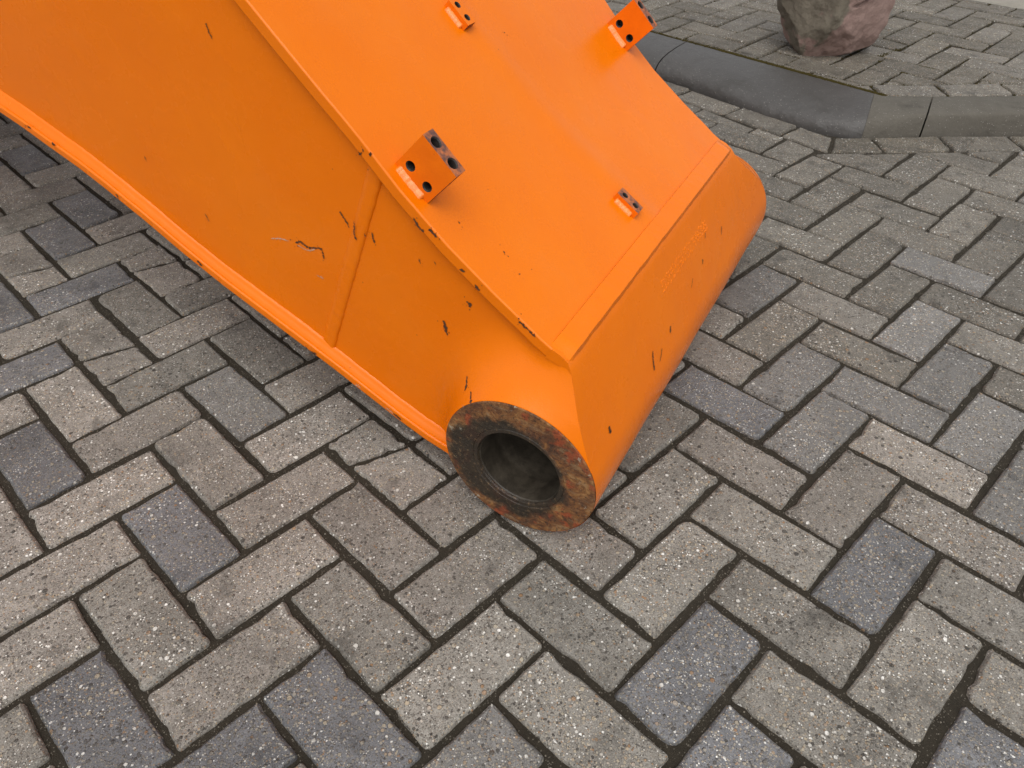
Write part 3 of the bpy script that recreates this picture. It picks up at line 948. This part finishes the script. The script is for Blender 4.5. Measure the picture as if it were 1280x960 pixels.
def nose_plate():
    v, f = [], []
    n = len(NOSE)
    nx = 24
    for k, p in enumerate(NOSE):
        e, e2 = edge_e(p), EF - edge_e(p, True)
        for c in range(nx + 1):
            x = e + (e2 - e) * c / nx
            q = Vector(p)
            d = q - Vector((0, ZC))
            w = 0.0010 * noise.noise(Vector((x * 7, p[0] * 9, p[1] * 9)))
            q = q + d.normalized() * (w if 0 < c < nx else 0)
            v.append((x, q.x, q.y))
    for k in range(n - 1):
        for c in range(nx):
            a = k * (nx + 1) + c
            f.append((a, a + 1, a + nx + 2, a + nx + 1))
    # inner faces of the projecting edge at both ends
    for sgn in (0, 1):
        b = len(v)
        for k, p in enumerate(NOSE):
            e = edge_e(p, sgn == 1)
            x = e if sgn == 0 else EF - e
            d = (Vector(p) - Vector((0, ZC)))
            over = fil_e(d.length, math.atan2(d.y, d.x), sgn == 1) - e
            q = Vector(p) - d.normalized() * (0.0005 + 0.0175 * max(0, min(1, over / 0.008)))
            if k == 0:
                d0 = (Vector(TOP[1]) - Vector(TOP[0])).normalized()
                q = Vector(TOP[0]) - Vector((-d0.y, d0.x)) * (TP + 0.0003)
            v.append((x, q.x, q.y))
            v.append((ES + 0.01 if sgn == 0 else EF - ESF - 0.01, q.x, q.y))
        for k in range(n - 1):
            if edge_e(NOSE[k]) < 0.03 and edge_e(NOSE[k + 1]) < 0.03: continue
            c = 0 if sgn == 0 else nx
            f.append((k * (nx + 1) + c, (k + 1) * (nx + 1) + c, b + 2 * (k + 1), b + 2 * k))
            f.append((b + 2 * k, b + 2 * (k + 1), b + 2 * (k + 1) + 1, b + 2 * k + 1))
    o = mesh_obj('nose_plate', v, f, M_PAINT, boom, smooth=True, sharp=42)
    fix_normals(o)
    return o
nose_plate()

# side plates with the cast fillet that grows out to the boss
topm = [(h - 0.006, z - 0.011) for h, z in TOP[:18]]
botm = [(h, z + 0.008) for h, z in BOT]
CAPH = 0.46
OUTL = [tuple(p) for p in reversed(NOSE[:12])] + [(NOSE[0][0] + 0.004, NOSE[0][1] - 0.012)] + topm
def ray_hit(phi):
    d = Vector((math.cos(phi), math.sin(phi)))
    best = 9.0
    segs = list(zip(OUTL, OUTL[1:])) + list(zip(botm, botm[1:])) + [((CAPH, 0.0), (CAPH, 1.2))]
    for a, b in segs:
        a = Vector(a) - Vector((0, ZC)); b = Vector(b) - Vector((0, ZC))
        e = b - a
        den = d.x * e.y - d.y * e.x
        if abs(den) < 1e-9: continue
        t = (a.x * e.y - a.y * e.x) / den
        u = (a.x * d.y - a.y * d.x) / den
        if -1e-6 <= u <= 1 + 1e-6 and t > R * 0.98: best = min(best, t)
    return best
def side_plate(mirror):
    v, f = [], []
    A0, A1 = math.radians(156.4), math.radians(-66)
    na, n1, n2 = 150, 16, 12
    cols = n1 + n2 + 1
    for k in range(na + 1):
        phi = A0 + (A1 - A0) * k / na
        rho = ray_hit(phi)
        if rho > 2: rho = R
        rho = max(R + 0.0005, rho)
        rf = min(R + 0.11, rho)
        rs = [R - 0.0006 + (rf - R + 0.0006) * (s / n1) ** 1.9 for s in range(n1 + 1)] + [rf + (rho - rf) * s / n2 for s in range(1, n2 + 1)]
        for r in rs:
            e = fil_e(r, phi, mirror)
            if not mirror:                             # the casting runs out flush with the plate edge at the nose
                w_ = sstep(62, 92, math.degrees(phi)) * sstep(rho - 0.045, rho - 0.004, r)
                e = e * (1 - w_) + min(e, ET + 0.0006) * w_
            h, z = r * math.cos(phi), ZC + r * math.sin(phi)
            if r > R + 0.02: e += 0.0014 * noise.noise(Vector((h * 6, z * 6, 8)))
            v.append((EF - e if mirror else e, h, z))
    for k in range(na):
        for c in range(cols - 1):
            a = k * cols + c
            f.append((a, a + 1, a + cols + 1, a + cols))
    base = len(v)
    hs = [CAPH + (1.3 - CAPH) * k / 20 for k in range(21)] + [1.3 + 1.7 * k / 20 for k in range(1, 21)]
    for h in hs:
        zt, zb = interp(TOP, h) - 0.012, interp(botm, h)
        zt = max(zt, zb + 0.01)
        for s in range(9):
            z = zb + (zt - zb) * s / 8
            e = ES + 0.0014 * noise.noise(Vector((h * 6, z * 6, 8)))
            v.append((EF - ESF + 0.0014 if mirror else e, h, z))
    for k in range(len(hs) - 1):
        for s in range(8):
            a = base + k * 9 + s
            f.append((a, a + 9, a + 10, a + 1))
    o = mesh_obj('side_plate', v, f, M_PAINT, boom, smooth=True, sharp=60)
    fix_normals(o, 1e-6)
    return o
side_plate(False)
side_plate(True)

# generic welded bead along a path of points with an outward normal
def bead(name, pts, out_n, w, hgt, mat, parent=None, seed=0, ripple=0.15, seg=7, flat=1.0, pitch=0.0):
    r_ = random.Random(seed)
    v, f = [], []
    n = len(pts)
    for k in range(n):
        a, b = pts[max(0, k - 1)], pts[min(n - 1, k + 1)]
        d = (b - a).normalized()
        nn = (out_n[k] if isinstance(out_n, list) else out_n)
        nn = (nn - d * nn.dot(d)).normalized()
        s = d.cross(nn)
        sc = 1 + ripple * r_.uniform(-1, 1)
        end = 0.35 if k in (0, n - 1) else 1.0
        for j in range(seg):
            t = -1 + 2 * j / (seg - 1)
            hh = hgt * (1 - abs(t) ** (2 * flat)) * sc * end - 0.0004
            v.append(pts[k] + s * (t * w / 2 * (0.9 + 0.1 * sc)) + nn * hh)
    for k in range(n - 1):
        for j in range(seg - 1):
            a = k * seg + j
            f.append((a, a + 1, a + seg + 1, a + seg))
    b0 = len(v)
    v.append(sum((Vector(x) for x in v[:seg]), Vector()) / seg)
    v.append(sum((Vector(x) for x in v[(n - 1) * seg:n * seg]), Vector()) / seg)
    for j in range(seg - 1):
        f.append((j + 1, j, b0))
        f.append(((n - 1) * seg + j, (n - 1) * seg + j + 1, b0 + 1))
    o = mesh_obj(name, v, f, mat, parent or boom, smooth=True, sharp=70)
    fix_normals(o)
    return o

# long fillet weld on the ledge of the bottom plate
def fillet_weld(mirror):
    v, f = [], []
    hs = [0.135 + 0.006 * k for k in range(200)]
    r_ = random.Random(3)
    for h in hs:
        z = interp(BOT, h) + 0.0155 * 1.07
        sl = (interp(BOT, h + 0.01) - interp(BOT, h - 0.01)) / 0.02
        w, u = 0.0125 + r_.uniform(-.0005, .0005), 0.0140 + r_.uniform(-.0006, .0006)
        for e, dz in ((ES - w, -0.001), (ES - w * 0.9, 0.0030), (ES - w * 0.55, u * 0.50), (ES - w * 0.28, u * 0.80), (ES - 0.0024, u), (ES + 0.003, u + 0.0012)):
            v.append((EW - e if mirror else e, h, z + dz * 1.07))
    for k in range(len(hs) - 1):
        for j in range(5):
            a = k * 6 + j
            f.append((a, a + 1, a + 7, a + 6))
    o = mesh_obj('weld_bead', v, f, M_PAINT, boom, smooth=True, sharp=60)
    fix_normals(o)
fillet_weld(False)
fillet_weld(True)

# broad weld land where the top plate meets the nose
def seam():
    v, f = [], []
    nx = 120
    prof = [(-0.0235, 0.3262, -0.0010), (-0.0242, 0.3258, 0.0026), (-0.033, 0.3206, 0.0050), (-0.0425, 0.3158, 0.0068), (-0.0508, 0.3108, 0.0070), (-0.0536, 0.3062, -0.0012)]
    r_ = random.Random(8)
    for k in range(nx + 1):
        e = ET + 0.004 + (EW - 2 * ET - 0.008) * k / nx
        wob = 0.0009 * noise.noise(Vector((e * 30, 0, 2)))
        for j, (h, z, d) in enumerate(prof):
            nn = Vector((-0.45, 0.89))
            g_ = 0.0005 * noise.noise(Vector((e * 140, j * 0.6, 5)))
            ends = sstep(0, 0.03, min(e - ET, EW - ET - e))
            q = Vector((h + wob * (1 if j > 3 else 0.3), z)) + nn * ((d + (g_ if 0 < j < 5 else 0)) * ends - 0.0008 * (1 - ends))
            v.append((e, q.x, q.y))
    m_ = len(prof)
    for k in range(nx):
        for j in range(m_ - 1):
            a = k * m_ + j
            f.append((a, a + 1, a + m_ + 1, a + m_))
    f.append(tuple(range(m_)))
    f.append(tuple(range(nx * m_, (nx + 1) * m_)))
    o = mesh_obj('seam_weld', v, f, M_PAINT, boom, smooth=True, sharp=34)
    fix_normals(o)
seam()

# butt weld across the side plate, ground nearly flush
def butt(mirror):
    e0 = ES
    A, B = Vector((0.2325, 0.505)), Vector((0.376, 0.172))
    v, f = [], []
    n = 60
    d = (B - A).normalized(); s = Vector((-d.y, d.x))     # s points towards the nose or away
    for k in range(n + 1):
        p = A.lerp(B, k / n) 
        wob = 0.0012 * noise.noise(Vector((k * 0.4, 1, 1)))
        g_ = 1.0 + 0.25 * noise.noise(Vector((k * 0.7, 4, 1)))
        for t, hgt in ((-0.0142, -0.0012), (-0.0118, 0.0022), (-0.004, 0.0032), (0.004, 0.0036), (0.0090, 0.0034), (0.0106, 0.0018), (0.0119, -0.0012)):
            q = p - s * (t + wob)
            e = e0 - hgt * g_
            v.append((EW - e if mirror else e, q.x, q.y))
    for k in range(n):
        for j in range(6):
            a = k * 7 + j
            f.append((a, a + 1, a + 8, a + 7))
    o = mesh_obj('butt_weld', v, f, M_PAINT, boom, smooth=True, sharp=50)
    fix_normals(o)
butt(False)
butt(True)

# boss rings with bushing
def lathe(name, prof, mat, parent, loc, seg=96, flip=False, jag=0.0):
    v, f = [], []
    r_ = random.Random(2)
    for k in range(seg):
        a = 2 * math.pi * k / seg
        for j, (r, e) in enumerate(prof):
            rr = r + (noise.noise(Vector((math.cos(a) * 4, math.sin(a) * 4, j))) * jag if jag else 0)
            v.append((-e if flip else e, rr * math.cos(a), rr * math.sin(a)))
    m_ = len(prof)
    for k in range(seg):
        for j in range(m_ - 1):
            a, b = k * m_ + j, ((k + 1) % seg) * m_ + j
            f.append((a, a + 1, b + 1, b))
    o = mesh_obj(name, v, f, mat, parent, smooth=True, sharp=28, loc=loc)
    fix_normals(o)
    return o
for flip, x in ((False, 0.0), (True, EF)):
    ring = lathe('boss_ring', [(R - 0.0012, 0.030), (R - 0.0008, -0.0004), (R - 0.0022, -0.0018), (0.0985, -0.0018), (0.0750, -0.0016), (0.0738, -0.0004), (0.0726, -0.0014), (0.0672, -0.0012), (0.0660, 0.0012), (0.0658, 0.03)], M_RUST, boom, (x, 0, ZC), flip=flip, jag=0.0007)
    lathe('bushing', [(0.0657, 0.0030), (0.0645, 0.0050), (0.0640, 0.045), (0.0646, 0.047), (0.0646, 0.055), (0.0640, 0.057), (0.0640, 0.26), (0.0, 0.262)], M_BORE, ring, (0, 0, 0), flip=flip)

# threaded mounting blocks on the top plate
def frame_at(h):
    z = interp(TOP, h)
    k = 0.03
    t = Vector((0, 2 * k, interp(TOP, h + k) - interp(TOP, h - k))).normalized()      # up along the boom
    n_ = Vector((0, -t.z, t.y))
    return Vector((0, h, z)), t, n_

def holed_face(bm, o, ux, uy, nn, lx, ly, holes, depth, mats):
    """rectangle o + s*ux + t*uy with round holes sunk along -nn; built from a fan of strips per hole cell"""
    # split along x into one cell per hole
    cells = len(holes)
    for c, (cx, cy, r) in enumerate(holes):
        x0, x1 = lx * c / cells, lx * (c + 1) / cells
        seg = 20
        outer, inner, deep = [], [], []
        for k in range(seg):
            a = 2 * math.pi * (k + 0.5) / seg
            ca, sa = math.cos(a), math.sin(a)
            tx = ((x1 - cx) / ca if ca > 0 else (x0 - cx) / ca) if abs(ca) > 1e-6 else 1e9
            ty = ((ly - cy) / sa if sa > 0 else (0 - cy) / sa) if abs(sa) > 1e-6 else 1e9
            t = min(tx, ty)
            outer.append((cx + ca * t, cy + sa * t))
            inner.append((cx + ca * r, cy + sa * r))
        P = lambda q, d=0: bm.verts.new(o + ux * q[0] + uy * q[1] - nn * d)
        vo = [P(q) for q in outer]; vi = [P(q) for q in inner]
        vm = [P((cx + (q[0] - cx) * 0.80, cy + (q[1] - cy) * 0.80), r * 0.22) for q in inner]
        vd = [P((cx + (q[0] - cx) * 0.76, cy + (q[1] - cy) * 0.76), depth) for q in inner]
        for k in range(seg):
            l = (k + 1) % seg
            for (a, b, mi) in ((vo, vi, mats[0]), (vi, vm, mats[1]), (vm, vd, mats[1])):
                ff = bm.faces.new((a[k], a[l], b[l], b[k]))
                ff.material_index = mi
        # corners of the cell
        corners = [(x1, ly), (x0, ly), (x0, 0), (x1, 0)]
        for cc in corners:
            best = sorted(range(seg), key=lambda k: math.hypot(outer[k][0] - cc[0], outer[k][1] - cc[1]))[:2]
            k, l = best
            if abs(k - l) not in (1, seg - 1): continue
            if abs(outer[k][0] - outer[l][0]) > 1e-6 and abs(outer[k][1] - outer[l][1]) > 1e-6:
                ff = bm.faces.new((vo[k], vo[l], P(cc)))
                ff.material_index = mats[0]
        ff = bm.faces.new(vd)
        ff.material_index = mats[1]

def block(e, h, L, Hh, W, r_face, r_top, face_holes, top_mat_rust, name):
    c, t, n_ = frame_at(h)
    dn = -t                                           # down along the boom, to the right in the picture
    X = Vector((1, 0, 0))
    bm = bmesh.new()
    o = Vector((e, c.y, c.z)) + t * (L / 2) - n_ * 0.002
    HH = Hh + 0.002
    if face_holes:
        holed_face(bm, o, dn, n_, -X, L, HH, [(L * 0.25, HH * 0.31, r_face), (L * 0.76, HH * 0.31, r_face)], 0.014, (0, 1))
    else:
        bm.faces.new([bm.verts.new(o + dn * a + n_ * b) for a, b in ((0, 0), (L, 0), (L, HH), (0, HH))])
    holed_face(bm, o + n_ * HH, dn, X, n_, L, W, [(L * 0.25, W * 0.5, r_top), (L * 0.75, W * 0.5, r_top)], 0.012, (2, 1))
    for (q0, q1, q2, q3, mi) in ((o + X * W, o + X * W + dn * L, o + X * W + dn * L + n_ * HH, o + X * W + n_ * HH, 0),
                                 (o, o + X * W, o + X * W + n_ * HH, o + n_ * HH, 0),
                                 (o + dn * L, o + dn * L + n_ * HH, o + dn * L + X * W + n_ * HH, o + dn * L + X * W, 3)):
        ff = bm.faces.new([bm.verts.new(q) for q in (q0, q1, q2, q3)])
        ff.material_index = mi
    bmesh.ops.remove_doubles(bm, verts=bm.verts, dist=1e-5)
    bmesh.ops.recalc_face_normals(bm, faces=bm.faces)
    me = bpy.data.meshes.new(name)
    bm.to_mesh(me)
    bm.free()
    for mt in (M_BLOCKP, M_HOLE, M_BLOCKRUST if top_mat_rust else M_PAINT, M_BLOCKDARK): me.materials.append(mt)
    ob = bpy.data.objects.new(name, me)
    link(ob, boom)
    # weld beads at the foot, front and back
    for side_ in (0, 1):
        xe = e - 0.0005 if side_ == 0 else e + W + 0.0005
        nn = (n_ + X * (-1 if side_ == 0 else 1)).normalized()
        pts = []
        for k in range(27):
            s = 0.10 + 0.78 * k / 26
            q = Vector((xe, c.y, c.z)) + t * (L / 2 - L * s) + n_ * 0.0005
            # follow the curved plate
            q.z = interp(TOP, q.y) + 0.0006
            pts.append(q)
        bead('weld_bead', pts, nn, 0.025 if Hh > 0.03 else 0.018, 0.0048, M_WELD, ob, seed=int(e * 1000) + side_, ripple=0.10, seg=9)
    return ob
def blockpaint():
    g = N('block_paint')
    p = g.pos()
    col = g.mix(g.ramp(g.noise(p, 30, 4), 0.3, 0.7), (0.66, 0.122, 0.002), (0.72, 0.14, 0.002))
    col = g.mix(g.ramp(g.noise(p, 90, 4, 0.7), 0.64, 0.72, 0, 0.5), col, (0.22, 0.06, 0.02))
    return g.fin(col, 0.45, g.bump(g.noise(p, 300, 2), 0.0006, 0.6), spec=0.15)
M_BLOCKP = blockpaint()
M_BLOCKDARK = simple('block_rust_streak', (0.16, 0.045, 0.015), (0.40, 0.09, 0.012), 70, 0.6)
block(0.062, 0.188, 0.0625, 0.0665, 0.0215, 0.0072, 0.0080, True, True, 'mounting_block')
block(0.746, 0.189, 0.0615, 0.0665, 0.0215, 0.0072, 0.0080, True, True, 'mounting_block')
block(0.384, 0.0165, 0.046, 0.0125, 0.022, 0, 0.0055, False, True, 'mounting_pad')
block(0.355, 0.298, 0.044, 0.0125, 0.022, 0, 0.0055, False, False, 'mounting_pad')

# number written in weld beads on the nose, no longer readable
def nose_pt(s, e):
    """point on the straight front, s from 0 (seam) to 1 (boss), and its normal"""
    a, b = Vector(NOSE[2]), Vector(NOSE[11])
    q = a.lerp(b, s) + Vector((b.y - a.y, -(b.x - a.x))).normalized() * 0.0022 * 4 * s * (1 - s)
    n_ = Vector((b.y - a.y, -(b.x - a.x))).normalized()
    return Vector((e, q.x, q.y)), Vector((0, n_.x, n_.y)), (b - a).length
def lettering():
    r_ = random.Random(21)
    v, f = [], []
    def blob(e, s, rad):
        p, n_, _ = nose_pt(s, e)
        t1 = Vector((1, 0, 0)); t2 = n_.cross(t1)
        b = len(v)
        for ring_, hh in ((1.0, -0.0003), (0.65, 0.32), (0.0, 0.48)):
            if ring_ == 0:
                v.append(p + n_ * rad * hh)
            else:
                for k in range(7):
                    a = k * 2 * math.pi / 7
                    v.append(p + (t1 * math.cos(a) + t2 * math.sin(a)) * rad * ring_ + n_ * (rad * hh if hh > 0 else hh))
        for k in range(7):
            l = (k + 1) % 7
            f.append((b + k, b + l, b + 7 + l, b + 7 + k))
            f.append((b + 7 + k, b + 7 + l, b + 14))
    glyphs = ["01,00,10,20,21,22,12,11", "00,10,20,21,22,02,11", "00,01,02,12,22,21,20,10", "00,10,20,11,21,22,02", "01,02,12,22,21,20,10,00,11", "00,10,20,01,02,12,22,21"]
    e = 0.345
    idx = 0
    while e < 0.575:
        g_ = glyphs[(idx * 5 + 2) % len(glyphs)].split(',')
        idx += 1
        for q in g_:
            i, j = int(q[0]), int(q[1])
            for rep in range(3):
                blob(e + 0.0062 * i + r_.gauss(0, 0.0012), 0.335 + 0.052 * j + r_.gauss(0, 0.010), r_.uniform(0.0014, 0.0024))
        e += 0.0215
    o = mesh_obj('weld_lettering', v, f, M_PAINT, boom, smooth=True)
    fix_normals(o)
    o['kind'] = 'stuff'
    return o
lettering()

# ------------------------------------------------------------------ paint chips and scratches
def chip(pts, width, to3, n_off, mat, seed):
    """ragged flake following a short 2-D path; to3 maps plane coords to the surface, n_off is the outward normal"""
    r_ = random.Random(seed)
    fine = []
    for a, b in zip(pts, pts[1:]):
        L = math.hypot(b[0] - a[0], b[1] - a[1])
        m_ = max(2, int(L / 0.0012))
        for k in range(m_):
            t = k / m_
            fine.append((a[0] + (b[0] - a[0]) * t + r_.gauss(0, width * 0.3), a[1] + (b[1] - a[1]) * t + r_.gauss(0, width * 0.25)))
    fine.append(pts[-1])
    v, f = [], []
    n = len(fine)
    for k in range(n):
        a, b = fine[max(0, k - 1)], fine[min(n - 1, k + 1)]
        d = Vector((b[0] - a[0], b[1] - a[1]))
        d = d.normalized() if d.length > 0 else Vector((1, 0))
        s = Vector((-d.y, d.x))
        w = width * r_.uniform(0.3, 1.9) * (0.25 if k in (0, n - 1) else 1)
        for sg in (-1, 1):
            q = (fine[k][0] + s.x * w * 0.5 * sg, fine[k][1] + s.y * w * 0.5 * sg)
            p, nn = to3(q)
            v.append(p + nn * 0.0005)
    for k in range(n - 1):
        f.append((2 * k, 2 * k + 1, 2 * k + 3, 2 * k + 2))
    for _ in range(r_.randint(2, 6) if width < 0.0042 else 0):                 # flecks that came off beside it
        c = r_.choice(fine)
        c = (c[0] + r_.gauss(0, width * 2.2), c[1] + r_.gauss(0, width * 2.2))
        z_ = width * r_.uniform(0.12, 0.4)
        b0 = len(v)
        for j in range(5):
            a_ = j * 1.2566 + r_.random()
            p, nn = to3((c[0] + math.cos(a_) * z_, c[1] + math.sin(a_) * z_ * 1.5))
            v.append(p + nn * 0.0005)
        f.append(tuple(range(b0, b0 + 5)))
    return mesh_obj('paint_chip', v, f, mat, boom)
def on_side(q):
    d = Vector((q[0], q[1] - ZC))
    e = fil_e(d.length, math.atan2(d.y, d.x))
    if d.length > R + 0.02: e += 0.0014 * noise.noise(Vector((q[0] * 6, q[1] * 6, 8)))
    return Vector((e - 0.0003, q[0], q[1])), Vector((-1, 0, 0.0))
def on_butt(q):
    return Vector((ES - 0.0044, q[0], q[1])), Vector((-1, 0, 0))
def on_edge(q): return Vector((ET - 0.0002, q[0], q[1])), Vector((-1, 0, 0))
def on_bedge(q): return Vector((ET - 0.0022, q[0], q[1])), Vector((-1, 0, 0))
def on_top(q):
    c, t, n_ = frame_at(q[1])
    return Vector((q[0], c.y, c.z)) + n_ * top_ridge(q[0], q[1]), n_
def on_nose(q):
    p, n_, L = nose_pt(q[1], q[0])
    return p, n_
D_, P_ = M_CHIP, M_PRIMER
CH = [
    (on_side, D_, 0.0018, [(0.476, 0.647), (0.473, 0.636), (0.470, 0.629)]),
    (on_side, D_, 0.0016, [(0.684, 0.428), (0.683, 0.421)]),
    (on_side, D_, 0.0016, [(0.582, 0.356), (0.578, 0.343)]),
    (on_side, P_, 0.0018, [(0.450, 0.347), (0.435, 0.352), (0.415, 0.353)]),
    (on_side, D_, 0.0034, [(0.402, 0.353), (0.392, 0.358), (0.378, 0.352)]),
    (on_side, D_, 0.0024, [(0.378, 0.352), (0.362, 0.355), (0.352, 0.357), (0.351, 0.340)]),
    (on_side, P_, 0.0016, [(0.400, 0.350), (0.380, 0.346), (0.366, 0.352)]),
    (on_side, P_, 0.0022, [(0.372, 0.306), (0.360, 0.304)]),
    (on_side, D_, 0.0022, [(0.305, 0.428), (0.296, 0.413), (0.293, 0.407)]),
    (on_butt, D_, 0.0022, [(0.279, 0.422), (0.283, 0.404), (0.281, 0.393)]),
    (on_butt, D_, 0.0018, [(0.265, 0.408), (0.263, 0.403)]),
    (on_side, D_, 0.0022, [(0.2545, 0.410), (0.253, 0.398), (0.252, 0.394)]),
    (on_side, D_, 0.0040, [(0.148, 0.299), (0.145, 0.288), (0.143, 0.275)]),
    (on_side, D_, 0.0020, [(0.180, 0.390), (0.178, 0.383)]),
    (on_side, D_, 0.0016, [(0.155, 0.393), (0.153, 0.389)]),
    (on_side, D_, 0.0032, [(0.108, 0.345), (0.101, 0.343), (0.103, 0.337)]),
    (on_side, D_, 0.0026, [(0.100, 0.233), (0.095, 0.224), (0.096, 0.217)]),
    (on_side, D_, 0.0030, [(0.082, 0.226), (0.074, 0.217), (0.078, 0.206), (0.070, 0.211)]),
    (on_side, P_, 0.0016, [(0.088, 0.207), (0.078, 0.203)]),
    (on_edge, D_, 0.0050, [(0.231, 0.533), (0.228, 0.529)]),
    (on_edge, D_, 0.0032, [(0.245, 0.532), (0.242, 0.528)]),
    (on_edge, D_, 0.0028, [(0.172, 0.460), (0.163, 0.447), (0.158, 0.443)]),
    (on_edge, D_, 0.0030, [(0.148, 0.450), (0.138, 0.441)]),
    (on_edge, D_, 0.0058, [(0.104, 0.4045), (0.100, 0.401)]),
    (on_edge, D_, 0.0034, [(0.084, 0.386), (0.078, 0.380)]),
    (on_edge, D_, 0.0034, [(0.020, 0.351), (0.006, 0.342), (-0.003, 0.334)]),
    (on_top, D_, 0.0022, [(0.083, 0.1335), (0.085, 0.1320)]),
    (on_top, D_, 0.0024, [(0.108, 0.081), (0.110, 0.080)]),
    (on_top, D_, 0.0020, [(0.100, 0.053), (0.102, 0.052)]),
    (on_top, D_, 0.0020, [(0.440, 0.261), (0.442, 0.260)]),
    (on_nose, D_, 0.0038, [(0.253, 0.80), (0.246, 0.90), (0.243, 0.985)]),
    (on_nose, D_, 0.0030, [(0.285, 0.90), (0.277, 0.95), (0.268, 0.985)]),
    (on_nose, D_, 0.0050, [(0.333, 0.82), (0.328, 0.88)]),
    (on_nose, D_, 0.0040, [(0.520, 0.66), (0.516, 0.71)]),
    (on_nose, D_, 0.0024, [(0.460, 0.70), (0.446, 0.77)]),
    (on_nose, D_, 0.0020, [(0.560, 0.45), (0.552, 0.50)]),
    (on_nose, D_, 0.0026, [(0.640, 0.62), (0.632, 0.70)]),
    (on_nose, D_, 0.0052, [(0.074, 0.855), (0.073, 0.925)]),
    (on_bedge, D_, 0.0040, [(0.936, 0.434), (0.930, 0.430)]),
    (on_bedge, D_, 0.0060, [(0.886, 0.414), (0.882, 0.411)]),
    (on_bedge, D_, 0.0040, [(0.766, 0.352), (0.762, 0.348)]),
    (on_bedge, D_, 0.0070, [(0.613, 0.268), (0.607, 0.264)]),
    (on_bedge, D_, 0.0030, [(0.412, 0.168), (0.408, 0.164)]),
    (on_bedge, D_, 0.0040, [(0.400, 0.160), (0.393, 0.158)]),
    (on_bedge, P_, 0.0030, [(0.318, 0.124), (0.308, 0.121)]),
    (on_bedge, D_, 0.0034, [(0.248, 0.091), (0.233, 0.084)]),
    (on_bedge, P_, 0.0022, [(0.262, 0.098), (0.248, 0.091)]),
]
for k, (fn, mt, w, pts) in enumerate(CH):
    chip(pts, w * 0.8, fn, None, mt, k)
print('single road pavers', nsingle)
